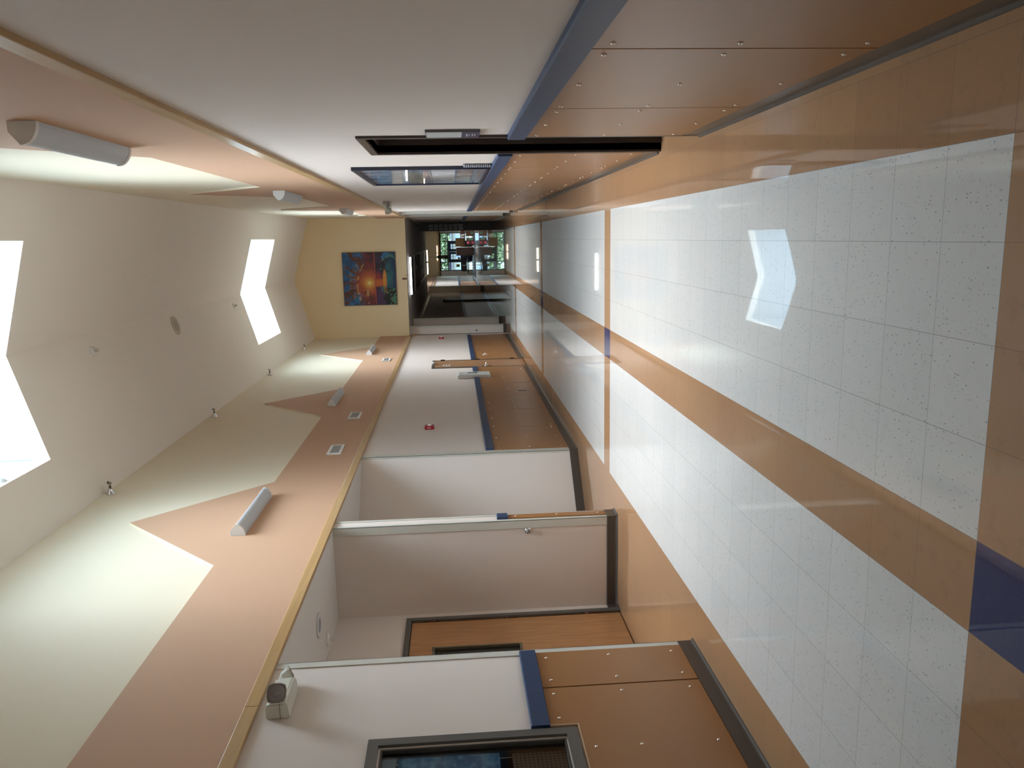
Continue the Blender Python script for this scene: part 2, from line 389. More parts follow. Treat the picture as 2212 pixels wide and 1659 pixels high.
def guard(x, y, dx, dy, z1=9.42, lx=.2, ly=.2, z0=.34):
    """L-shaped corner guard: legs run from the corner in direction dx along X and dy along Y"""
    mb = MB(); t = .025
    # leg lying on the face that looks into the corridor (runs along Y)
    mb.box(min(x, x-dx*t), max(x, x-dx*t), min(y-dy*t, y+dy*ly), max(y-dy*t, y+dy*ly), z0, z1, .006)
    mb.box(min(x-dx*t, x+dx*lx), max(x-dx*t, x+dx*lx), min(y, y-dy*t), max(y, y-dy*t), z0, z1, .006)
    struct('trim_%d' % tn[0], mb, GUARD); tn[0] += 1
guard(L, 16.5, -1, -1); guard(L, 24.9, -1, 1, lx=.26, ly=.13); guard(L, 25.5, -1, -1, lx=.2, ly=.1)
guard(L, 33.4, -1, 1, lx=.3, ly=.42)
guard(R, 60.9, 1, -1, ly=.28); guard(R, 67.0, 1, 1, ly=.2); guard(R, 67.6, 1, -1, ly=.2); guard(R, 75.7, 1, 1, ly=.3)
guard(-8.45, 78.3, -1, 1); guard(-8.42, 85.8, -1, 1); guard(-8.25, 141, -1, 1)
def base(name, side, y0, y1, x=None):
    s = 1 if side == 'L' else -1; x = (L if side == 'L' else R) if x is None else x
    prof = [(x-.01*s, 0), (x+.10*s, 0), (x+.09*s, .02), (x+.055*s, .05), (x+.045*s, .09), (x+.045*s, .35), (x+.03*s, .365), (x-.01*s, .365)]
    struct(name, MB().prism(prof, 'Y', y0, y1), BASE)
def base_x(name, y, x0, x1, x_in=0):      # base on a face that looks back towards the camera
    prof = [(y+.01, 0), (y-.10, 0), (y-.09, .02), (y-.055, .05), (y-.045, .09), (y-.045, .35), (y-.03, .365), (y+.01, .365)]
    struct(name, MB().prism(prof, 'X', x0, x1), BASE)
for ys in ((YB, 16.5), (24.85, 25.5), (33.4, 56.9), (60.5, 76.4)): base('baseboard_left', 'L', *ys)
base('baseboard_left', 'L', 16.5, AY0-.15, -12.4); base('baseboard_left', 'L', AY1+.2, 24.9, -12.4); base('baseboard_left', 'L', 25.5, 30.7, -12.4)
base_x('baseboard_left', 24.9, -12.4, L+.04)
a = Vector((L, 33.42)); b = Vector((-12.4, 30.6)); nn = Vector((.67, -.74))*.05
struct('baseboard_left', MB().prism([tuple(a-nn*.2), tuple(b-nn*.2), tuple(b+nn), tuple(a+nn)], 'Z', 0, .365), BASE)
base('baseboard_left', 'L', 86.4, 140.9, L-.05); base('baseboard_left', 'L', 141.6, YE, L-.05)
base_x('baseboard_left', 78.3, -9.3, -8.4); base_x('baseboard_left', 85.8, -9.3, -8.37); base_x('baseboard_left', 141, -9.3, -8.2)
for ys in ((YB, 16.85), (20.15, 60.9), (76.2, 102.8), (104, YE)): base('baseboard_right', 'R', *ys)
base_x('baseboard_right', 67.0, R-.04, R+2); base_x('baseboard_right', 75.7, R-.04, R+3)

# ------------------------------------------------------------------ wainscot panels with screws, navy rails
SC = MB().lathe([(0, .032), (.010, .030), (.020, .02), (.024, 0)], (0, 0, 0), (1, 0, 0), 10)
sc0 = SC.done('screw', STEEL); SCM = sc0.data; bpy.data.objects.remove(sc0)
def panel(side, y0, y1, label, z1=3.66, z0=.36, x=None, notch=None, screws=None, mid=True, g=.018, thin=False):
    s = 1 if side == 'L' else -1; x = (L if side == 'L' else R) if x is None else x
    a, b = x+.012*s, x+.05*s
    if notch: pts = [(y0+g, z0), (y1-g, z0), (y1-g, z1), (notch[0], z1), (notch[0], notch[1]), (y0+g, notch[1])]
    else: pts = [(y0+g, z0), (y1-g, z0), (y1-g, z1), (y0+g, z1)]
    cx, cy = (a+b)/2, (y0+y1)/2
    mb = MB().prism([(p[0]-cy, p[1]) for p in pts], 'X', min(a, b)-cx, max(a, b)-cx)
    bmesh.ops.bevel(mb.bm, geom=[e for e in mb.bm.edges], offset=.006, segments=1, affect='EDGES')
    o = mb.done('wall_panel', TAN, loc=(cx, cy, 0)); tag(o, label, 'wall panel', 'tan wainscot panels')
    if screws is None:
        cols = [y0+.27, y1-.27] + ([cy] if mid else [])
        screws = [(yy, zz) for yy in cols for zz in (z1-.21, (z0+z1)/2+.04, z0+.26)]
    for yy, zz in screws:
        q = bpy.data.objects.new('screw', SCM); C.objects.link(q); q.parent = o
        q.location = Vector(((b-cx), yy-cy, zz))*FT; q.rotation_euler = (0, 0, 0 if s > 0 else PI)
    return o
def rail(side, y0, y1, label, x=None):
    s = 1 if side == 'L' else -1; x = (L if side == 'L' else R) if x is None else x
    p = .10; prof = [(0, 3.67), (p*s, 3.67), (p*s, 4.01), ((p-.02)*s, 4.03), (0, 4.03)]
    cy = (y0+y1)/2; o = MB().prism([(a, b) for a, b in prof], 'Y', y0-cy, y1-cy).done('chair_rail', BLUE, loc=(x, cy, 0))
    tag(o, label, 'wall rail', 'navy wall rails')
def backing(side, y0, y1, x=None):
    s = 1 if side == 'L' else -1; x = (L if side == 'L' else R) if x is None else x
    a, b = x-.01*s, x+.012*s; struct('trim_%d' % tn[0], MB().box(min(a, b), max(a, b), y0, y1, .3, 3.7), TANB); tn[0] += 1
# left, near the camera
backing('L', 13.6, 16.33); backing('L', 2, 13.5) if 0 else None
panel('L', 14.9, 16.34, 'narrow tan wall panel at the corner beside the first alcove, below the navy rail', mid=False)
panel('L', 10.9, 14.9, 'tan wall panel cut around the lower corner of the window with the blue poster', notch=(13.62, 3.13),
      screws=[(14.66, 3.46), (14.65, 2.05), (14.63, .62), (13.83, 3.46), (12.89, 2.9), (12.88, 2.05), (12.86, .62), (11.15, .62), (11.15, 2.05)])
nt = bpy.data.objects['wall_panel.001']; MB().box(-.022, .024, -2.0, .73, 3.105, 3.135).done('cut_edge', mat('pale_cut_edge', (.45, .30, .18), .6), nt); MB().box(-.022, .024, .70, .725, 3.13, 3.66).done('cut_edge', bpy.data.materials['pale_cut_edge'], nt)
rail('L', 13.56, 16.36, 'short navy rail between the blue-postered window and the first alcove')
panel('L', 25.06, 25.42, 'sliver of tan panel on the wing wall between the two alcoves', mid=False, screws=[(25.25, 3.4), (25.25, 2.0), (25.25, .6)])
rail('L', 25.04, 25.44, 'stub of navy rail on the wing wall between the two alcoves')
ed = [33.84, 37.93, 42.02, 46.0, 50.03, 54.06, 56.85]
nm = ['first tan panel of the long left wall, at its near corner', 'second tan panel of the long left wall, below the red fire alarm', 'third tan panel of the long left wall',
      'fourth tan panel of the long left wall, with a dark slot plate low on it', 'tan panel just before the white extinguisher cabinet', 'narrow tan panel between the extinguisher cabinet and the wood door']
backing('L', 33.84, 56.8)
for a, b, t in zip(ed, ed[1:], nm): panel('L', a, b, t)
rail('L', 33.9, 52.2, 'long navy rail on the left wall, from the alcove corner to the extinguisher cabinet')
rail('L', 53.6, 56.82, 'short navy rail between the extinguisher cabinet and the wood door')
ed = [60.55, 64.5, 68.5, 72.4, 76.3]; backing('L', 60.55, 76.3)
for a, b, t in zip(ed, ed[1:], ['tan panel just beyond the wood door, behind its chrome catch', 'second tan panel beyond the wood door', 'third tan panel beyond the wood door', 'last tan panel before the dark hallway on the left']): panel('L', a, b, t)
rail('L', 60.57, 76.35, 'navy rail on the left wall beyond the wood door')
# right side
backing('R', -2, 16.83); backing('R', 20.17, 60.6)
for a, b, t in ((-2.9, 1.15, 'tan panel of the right wall beside the viewer'), (1.15, 5.15, 'tan panel on the right wall, nearest one in view at picture top'), (5.15, 9.15, 'large tan panel at the top right, nearest to the viewer'), (9.15, 13.25, 'tan panel on the right wall, second before the dark door recess'), (13.25, 16.86, 'tan panel directly before the dark door recess')): panel('R', a, b, t)
rail('R', -3, 16.9, 'near navy rail on the right wall, ending at the dark door recess')
ed = [20.2, 24.2, 28.3, 32.3, 36.4, 40.4, 44.5, 48.5, 52.5, 56.6, 60.6]
pos = ['first tan panel after the dark door recess', 'second tan panel after the door recess, below the picture', 'third tan panel after the door recess, below the far edge of the picture', 'fourth tan panel after the door recess', 'fifth tan panel after the door recess', 'sixth tan panel after the door recess', 'seventh tan panel after the door recess', 'eighth tan panel after the door recess', 'ninth tan panel after the door recess', 'last tan panel of the right wall, at the white corner guards']
for a, b, t in zip(ed, ed[1:], pos): panel('R', a, b, t)
rail('R', 20.2, 60.6, 'long navy rail on the right wall, running under the framed picture')
panel('R', 76.5, 90, 'dim grey-brown panel far down the right wall, before the dark partition', mid=False); panel('R', 90, 102.7, 'dimmest far panel of the right wall, touching the dark partition', mid=False)
rail('R', 76.5, 102.7, 'dim navy rail far down the right wall, beyond the white corner guards')
panel('L', 94, 118.6, 'dim panel in the dark hallway before the black door edge', x=L-.05, mid=False); panel('L', 119.4, 140.9, 'dim panel in the dark hallway beyond the black door edge', x=L-.05, mid=False)
rail('L', 88, 118.6, 'dim navy rail in the dark hallway, nearer part', x=L-.05); rail('L', 119.4, 140.9, 'dim navy rail in the dark hallway, farther part', x=L-.05)
panel('L', 142, 172, 'glossy panel on the bright far left wall near the entrance', x=L-.05, mid=False); panel('L', 174, 203, 'glossy panel on the left wall right beside the glass entrance', x=L-.05, mid=False)
rail('L', 142, 203, 'navy rail on the bright far left wall near the entrance', x=L-.05)

# ------------------------------------------------------------------ near window with poster (left edge of the hall)
fr = MB(); D = .16
def ring(mb, x0, x1, y0, y1, z0, z1, t): mb.box(x0, x1, y0, y1, z0, z0+t).box(x0, x1, y0, y1, z1-t, z1).box(x0, x1, y0, y0+t, z0+t, z1-t).box(x0, x1, y1-t, y1, z0+t, z1-t)
ring(fr, L-.3, L+.06, WY0-.28, WY1+.24, WZ0-.22, WZ1+.24, .2)
win = struct('window_5', fr, GREYF)
f2 = MB(); ring(f2, L-.3, L-.012, WY0-.1, WY1+.06, WZ0-.06, WZ1+.06, .10); f2.done('window_frame', DARKF, win)
MB().box(L-.09, L-.075, WY0, WY1, WZ0, WZ1).done('pane', glass('window_glass', (.85, .88, .88)), win)
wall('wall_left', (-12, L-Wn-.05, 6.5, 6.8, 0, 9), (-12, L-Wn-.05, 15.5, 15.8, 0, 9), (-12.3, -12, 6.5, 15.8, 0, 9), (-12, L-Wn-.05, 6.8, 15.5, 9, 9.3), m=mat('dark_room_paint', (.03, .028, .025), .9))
# poster grid
def art(name, W, H, nx, ny, fn, m, parent=None, loc=(0, 0, 0)):
    """flat painted board: faces +X, runs along Y (left to right seen from +X = +Y) and Z; fn(u,v) arrays -> rgb, v up"""
    me = bpy.data.meshes.new(name)
    U, V = np.meshgrid(np.linspace(0, 1, nx+1), np.linspace(0, 1, ny+1))
    co = np.stack([np.zeros(U.size), (U.ravel()-.5)*W*FT, V.ravel()*H*FT], 1)
    idx = np.arange((nx+1)*(ny+1)).reshape(ny+1, nx+1)
    F = np.stack([idx[:-1, :-1].ravel(), idx[:-1, 1:].ravel(), idx[1:, 1:].ravel(), idx[1:, :-1].ravel()], 1)
    me.from_pydata([tuple(c) for c in co], [], [tuple(int(i) for i in f) for f in F])
    rgb = fn(U.ravel(), V.ravel()); a = me.color_attributes.new('paint', 'FLOAT_COLOR', 'POINT')
    a.data.foreach_set('color', np.concatenate([np.clip(rgb, 0, 1), np.ones((U.size, 1))], 1).astype(np.float32).ravel())
    me.materials.append(m); o = bpy.data.objects.new(name, me); C.objects.link(o); o.parent = parent; o.location = Vector(loc)*FT
    return o
rng = np.random.RandomState(4)
def vnoise(u, v, f, seed=0, aniso=(1, 1)):
    r = np.random.RandomState(seed); g = r.rand(64, 64); out = 0; amp = 1; tot = 0
    for o_ in range(4):
        x = u*f*aniso[0]*2**o_+seed*.37; y = v*f*aniso[1]*2**o_+seed*.71; xi = np.floor(x).astype(int); yi = np.floor(y).astype(int); fx = x-xi; fy = y-yi
        fx = fx*fx*(3-2*fx); fy = fy*fy*(3-2*fy); G = lambda a, b: g[a % 64, b % 64]
        out = out + amp*((G(xi, yi)*(1-fx)+G(xi+1, yi)*fx)*(1-fy)+(G(xi, yi+1)*(1-fx)+G(xi+1, yi+1)*fx)*fy); tot += amp; amp *= .5
    return out/tot
def lerp(a, b, t): t = np.clip(t, 0, 1)[:, None]; return np.asarray(a)*(1-t)+np.asarray(b)*t
def poster_fn(u, v):
    N = vnoise(u, v, 22, 2); c = lerp(np.tile([.03, .10, .22], (u.size, 1)), np.array([.10, .24, .34]), (N-.35)*2.5)
    r = np.hypot((u-.30)*1.05, (v-.42)*1.0)
    c = lerp(c, np.array([.05, .07, .26]), ((r < .52) & (r > .36)).astype(float)); c = lerp(c, np.array([.45, .6, .62]), ((np.abs(r-.36) < .012) | (np.abs(r-.52) < .008)).astype(float))
    fl = sum((np.hypot(u-a, (v-b)) < s).astype(float) for a, b, s in ((.60, .70, .04), (.66, .74, .04), (.62, .79, .04), (.72, .82, .045), (.66, .86, .04), (.76, .76, .035), (.57, .77, .03)))
    c = lerp(c, np.array([.5, .55, .42]), np.minimum(fl, 1)*.8); N2 = vnoise(u, v, 30, 8)
    return lerp(c, np.array([.25, .45, .55]), ((r < .36) & (N2 > .56)).astype(float)*.6)
ps = thing('poster', 'blue printed poster with a ring emblem behind the dark window glass', 'poster', (L-.115, 11.98, 4.67), 0)
art('print', 2.3, 1.85, 100, 70, poster_fn, vcol('poster_print', .6), ps)
MB().box(-.015, -.004, -1.15, 1.15, 0, 1.85).done('paper', WHITE, ps)
ps2 = MB().box(-.01, 0, -1.2, 1.2, 0, .27).done('paper_sheet', mat('pale_blue_paper', (.16, .24, .28), .7), loc=(L-.115, 11.93, 6.56)); tag(ps2, 'pale blue-grey sheet above the ring poster in the window', 'paper')
m, n, l, p = nodes('brown_mesh_screen'); tc = n.new('ShaderNodeTexCoord')
ck = n.new('ShaderNodeTexChecker'); mp = n.new('ShaderNodeMapping'); mp.inputs['Rotation'].default_value = (PI/4, 0, 0); l.new(tc.outputs['Object'], mp.inputs[0]); l.new(mp.outputs[0], ck.inputs['Vector']); ck.inputs['Scale'].default_value = 60
ck.inputs[1].default_value = (.09, .05, .03, 1); ck.inputs[2].default_value = (.02, .012, .008, 1); l.new(ck.outputs[0], p.inputs['Base Color']); p.inputs['Roughness'].default_value = .8
mesh_o = MB().box(-.02, 0, -1.5, 1.5, 0, 1.0).done('mesh_screen', m, loc=(L-.13, 11.6, 3.44)); tag(mesh_o, 'brown woven mesh screen in the lower part of the near window', 'screen')

# ------------------------------------------------------------------ doors
# door 1: oak door in the alcove
fr = MB(); x = -12.4
fr.box(x-.2, x+.07, AY1, AY1+.19, 0, AZ+.17).box(x-.2, x+.07, AY0-.19, AY0, 0, AZ+.17).box(x-.2, x+.07, AY0, AY1, AZ, AZ+.17)
d1 = struct('door_1', fr, GREYF)
VL = (22.02, 22.62, 3.5, 6.2)
lf = MB().box(x-.14, x-.01, AY0+.02, VL[0], .03, AZ-.02).box(x-.14, x-.01, VL[1], AY1-.02, .03, AZ-.02).box(x-.14, x-.01, VL[0], VL[1], .03, VL[2]).box(x-.14, x-.01, VL[0], VL[1], VL[3], AZ-.02)
lf = lf.done('door_leaf', DOORW, d1)
gf = MB(); ring(gf, x-.1, x+.015, VL[0]-.04, VL[1]+.04, VL[2]-.04, VL[3]+.04, .08); gf.done('lite_frame', mat('olive_bronze_frame', (.12, .10, .065), .4), lf)
MB().box(x-.08, x-.06, VL[0], VL[1], VL[2], VL[3]).done('pane', mat('dark_wired_glass', (.015, .017, .014), .15), lf)
for z in (6.33, 3.69, 1.02): MB().cyl((x+.01, AY1, z-.18), (x+.01, AY1, z+.18), .03, 8).done('hinge', mat('hinge_brown', (.10, .05, .035), .4, metal=.6), d1)
# door 2: wood door in the long left wall
fr = MB(); x = L
fr.box(x-.3, x+.05, DY0-.17, DY0, 0, DZ+.17).box(x-.3, x+.05, DY1, DY1+.13, 0, DZ+.17).box(x-.3, x+.05, DY0, DY1, DZ, DZ+.17)
d2 = struct('door_2', fr, DARKF)
TAND = wood('brown_door_veneer', (.30, .155, .07), (.36, .19, .09), 2, .4, 'Z')
lf = MB().box(x-.1, x+.03, DY0+.02, DY1-.02, .05, DZ-.02).done('door_leaf', TAND, d2)
for z in (6.2, 3.55, .87): MB().box(x+.02, x+.12, DY1-.02, DY1+.06, z-.17, z+.17).done('hinge', BLACK, d2)
hd = MB().lathe([(0, .1), (.05, .1), (.06, .06)], (x+.03, DY0+.32, 3.0), (1, 0, 0), 14).cyl((x+.08, DY0+.32, 3.0), (x+.25, DY0+.32, 3.0), .035, 10).cyl((x+.24, DY0+.30, 3.0), (x+.24, DY0+.75, 3.0), .035, 10)
hd.done('door_handle', CHROME, lf)
MB().box(x+.03, x+.07, DY0+.04, DY0+.09, 2.6, 3.3).done('strike_plate', DARKF, lf)
sg = thing('door_sign', 'small white sign with black print on the upper part of the wood door', 'sign', (x+.035, DY0+.85, 5.65), 0)
MB().box(0, .02, -.3, .3, 0, .5).done('plate', WHITE, sg)
INK = mat('black_ink', (.03, .03, .03), .7)
mb = MB()
for y0, y1, z0, z1 in ((-.2, -.04, .3, .42), (.02, .2, .3, .42), (-.18, 0, .1, .2), (.06, .22, .08, .22)): mb.box(.018, .024, y0, y1, z0, z1)
mb.done('print', INK, sg)
cl = tag(MB().box(-.0, .14, -.35, .35, -.08, .08, .02).done('door_catch', WHITE, loc=(x+.05, DY0+1.6, DZ+.08)), 'small pale catch block on the head of the wood door frame', 'door hardware')
hk = thing('door_holder', 'small round chrome door holder on the panel beyond the wood door', 'door hardware', (L+.05, 62.9, 2.9), 0)
MB().lathe([(0, .14), (.04, .14), (.06, .10), (.12, .09), (.14, 0)], (0, 0, 0), (1, 0, 0), 16).done('disc', CHROME, hk); MB().cyl((0, 0, -.25), (0, 0, -.1), .03, 8).done('bracket', STEEL, hk)
# door 3: dark recess in the right wall
fr = MB(); x = R
fr.box(x-.05, x+.34, RY0-.17, RY0, 0, RZ+.17).box(x-.05, x+.34, RY1, RY1+.17, 0, RZ+.17).box(x-.05, x+.34, RY0, RY1, RZ, RZ+.17)
fr.box(x+.16, x+.30, RY0, RY0+.06, 0, RZ).box(x+.16, x+.30, RY1-.06, RY1, 0, RZ).box(x+.16, x+.30, RY0, RY1, RZ-.06, RZ)
d3 = struct('door_3', fr, mat('brown_black_frame', (.045, .030, .022), .4))
lf3 = MB().box(x+.3, x+.345, RY0, RY1, .02, RZ-.02).done('door_leaf', mat('dark_brown_door', (.05, .03, .02), .5), d3)
MB().lathe([(0, .1), (.05, .1), (.06, .05), (.14, .08), (.18, .0)], (x+.3, RY0+.3, 3.1), (-1, 0, 0), 14).done('door_handle', CHROME, lf3)
# door 4: black door edge standing out from the dim left wall
d4 = struct('door_4', MB().box(L-.05, L+.28, 118.75, 119.2, .02, 6.75), BLACK)
MB().box(L+.28, L+.42, 118.8, 119.1, 6.5, 6.75).done('door_closer', mat('dark_red_cap', (.08, .02, .015), .5), d4)

wall('wall_left', (-13.1, -12.75, AY0-.5, AY1+.5, 0, 9), (L-Wn-.4, L-Wn, DY0-.5, DY1+.5, 0, 9), m=LIGHT_BLOCK)  # unseen black boxes added behind the left doors to block leaking sky light
wall('wall_right', (R+Wn, R+Wn+.4, RY0-.5, RY1+.5, 0, 9), m=LIGHT_BLOCK)  # added light blocker behind the right door, out of view
# ------------------------------------------------------------------ wall light fixtures
def fixture():
    t = thing('wall_light', '', 'wall light', (0, 0, 0), 0, 'half-round wall lights'); LN = 3.7
    def prof(g=0):
        pts = [(0, .22+g), (.17, .22+g), (.36+g, .06)]
        pts += [(0+(.36+g)*math.cos(a), -.21-g+(.27+g)*0 + (.0) + (.27)*(1-0)*0 + (.06+.21)*(1-math.sin(0))*0) for a in ()]
        for i in range(1, 9):
            a = i/8*PI/2; pts.append((.36*math.cos(a)+g*math.cos(a), .06-(.27+g)*math.sin(a)))
        return pts
    MB().prism([(a, b) for a, b in prof()], 'Y', -LN/2, LN/2).done('housing', GREYL, t)
    for s in (-1, 1): MB().prism([(a, b) for a, b in prof(.015)], 'Y', s*(LN/2+.05)-.05, s*(LN/2+.05)+.05).done('end_cap', WHITE, t)
    return t
f0 = fixture(); f0.location = Vector((L+.07, 26.45, 12.33))*FT; f0['label'] = 'nearest grey half-round wall light on the left wall, under the largest peach peak'
dup(f0, (L+.07, 46.3, 12.3), 'middle grey half-round wall light of the left wall, between the peach peak and the vents')
dup(f0, (L+.07, 66.4, 12.22), 'farthest half-round wall light of the left wall, beside the painting wall')
dup(f0, (R-.07, 15.85, 12.12), 'large grey wall light at picture top left, nearest on the right wall', PI)
dup(f0, (R-.07, 34.75, 12.0), 'second half-round wall light along the right wall', PI)
dup(f0, (R-.07, 53.2, 11.95), 'farthest small wall light along the right wall, beside the painting wall', PI)

# ------------------------------------------------------------------ vents
def vent(W, H):
    t = thing('air_vent', '', 'air vent', (0, 0, 0), 0, 'white wall vents'); mb = MB(); ring(mb, 0, .05, -W/2, W/2, 0, H, .12); mb.done('frame', WHITE, t)
    MB().box(0, .005, -W/2+.1, W/2-.1, .1, H-.1).done('back', mat('vent_shadow', (.03, .03, .03), .9), t)
    mb = MB(); k = 11
    for i in range(k): z = .12+(H-.24)*(i+.5)/k; mb.prism([(.01, z-.012), (.04, z-.03), (.045, z-.022), (.012, z+.0)], 'Y', -W/2+.11, W/2-.11)
    for i in range(1, 12): y = -W/2+.11+(W-.22)*i/12; mb.box(.008, .03, y-.008, y+.008, .12, H-.12)
    mb.done('grille', WHITE, t); return t
v0 = vent(1.5, .62); v0.location = Vector((L+.07, 34.7, 10.38))*FT; v0['label'] = 'nearest of the white air vents, on the peach band above the long left wall'
dup(v0, (L+.07, 41.65, 10.36), 'second white air vent on the peach band, toward the middle wall light'); dup(v0, (L+.07, 61.4, 10.28), 'farthest small white air vent on the peach band')

# ------------------------------------------------------------------ sprinklers, speakers
def sidewall():
    t = thing('sprinkler', '', 'sprinkler', (0, 0, 0), 0, 'chrome sidewall sprinklers')
    MB().lathe([(0, .17), (.03, .165), (.10, .11), (.14, .10), (.20, .095), (.23, .06)], (0, 0, 0), (1, 0, 0), 20).done('escutcheon', CHROME, t)
    BR = mat('sprinkler_bronze', (.16, .11, .07), .35, metal=.8)
    MB().cyl((.2, 0, 0), (.33, 0, 0), .045, 12).tube([(.3, -.06, 0), (.42, -.06, 0)], .012).tube([(.3, .06, 0), (.42, .06, 0)], .012).cyl((.42, 0, 0), (.44, 0, 0), .075, 12).box(.40, .5, -.07, .07, .05, .065).done('head', BR, t)
    return t
s0 = sidewall(); s0.location = Vector((L, 29.75, 18.42))*FT; s0['label'] = 'nearest chrome bell-shaped sprinkler at the top of the left wall'
dup(s0, (L, 42.9, 18.35), 'second chrome sprinkler at the top of the left wall'); dup(s0, (L, 56.1, 18.32), 'third chrome sprinkler at the top of the left wall'); dup(s0, (L, 69.6, 18.34), 'farthest chrome sprinkler, near the painting wall corner')
def pend(label, x, y, z, tilt):
    t = thing('sprinkler', label, 'sprinkler', (x, y, z), 0); t.rotation_euler = (0, tilt, 0)
    MB().lathe([(0, .21), (-.02, .205), (-.07, .12), (-.08, .06)], (0, 0, 0), (0, 0, 1), 20).done('escutcheon', WHITE, t)
    MB().cyl((0, 0, -.07), (0, 0, -.13), .035, 10).tube([(.05, 0, -.1), (.05, 0, -.17)], .01).tube([(-.05, 0, -.1), (-.05, 0, -.17)], .01).cyl((0, 0, -.17), (0, 0, -.18), .07, 12).done('head', STEEL, t)
sl = math.atan((ZR-ZE)/(RIDGE-L))
pend('white round sprinkler on the sloped ceiling beside the near skylight', -4.25, 33.4, zc(-4.25), -sl)
pend('small white sprinkler just before the far skylight', -4.19, 54.85, zc(-4.19), -sl)
dm = thing('sprinkler', 'white dome sprinkler inside the near skylight well, at picture left edge', 'sprinkler', (SX0, 24.9, 19.62), 0)
MB().lathe([(0, .24), (.03, .23), (.11, .13), (.13, .06)], (0, 0, 0), (1, 0, 0), 20).done('escutcheon', WHITE, dm); MB().cyl((.12, 0, 0), (.24, 0, 0), .035, 10).done('head', STEEL, dm)
pend('small sprinkler at the back of the first alcove ceiling', -12.0, 22.75, 9.42, 0)
GRL = mat('speaker_grille_beige', (.42, .38, .31), .8, bump=.5, bscale=700)
def spk(label, x, y, z, r, tilt, mm):
    t = thing('ceiling_speaker', label, 'speaker', (x, y, z), 0); t.rotation_euler = (0, tilt, 0)
    MB().lathe([(0, r), (-.03, r*.98), (-.035, r*.62), (-.02, r*.6)], (0, 0, 0), (0, 0, 1), 32).done('rim', mm[0], t); MB().lathe([(0, r*.62), (-.025, r*.62)], (0, 0, 0), (0, 0, 1), 32).done('grille', mm[1], t)
spk('round beige speaker in the middle of the sloped ceiling', -4.26, 43.24, zc(-4.26), .52, -sl, (mat('speaker_rim', (.52, .48, .40), .7), GRL))
spk('round pale speaker on the first alcove ceiling', -10.88, 21.5, 9.42, .36, 0, (mat('speaker_rim_grey', (.60, .60, .60), .6), mat('speaker_grille_grey', (.27, .29, .32), .8, bump=.5, bscale=700)))

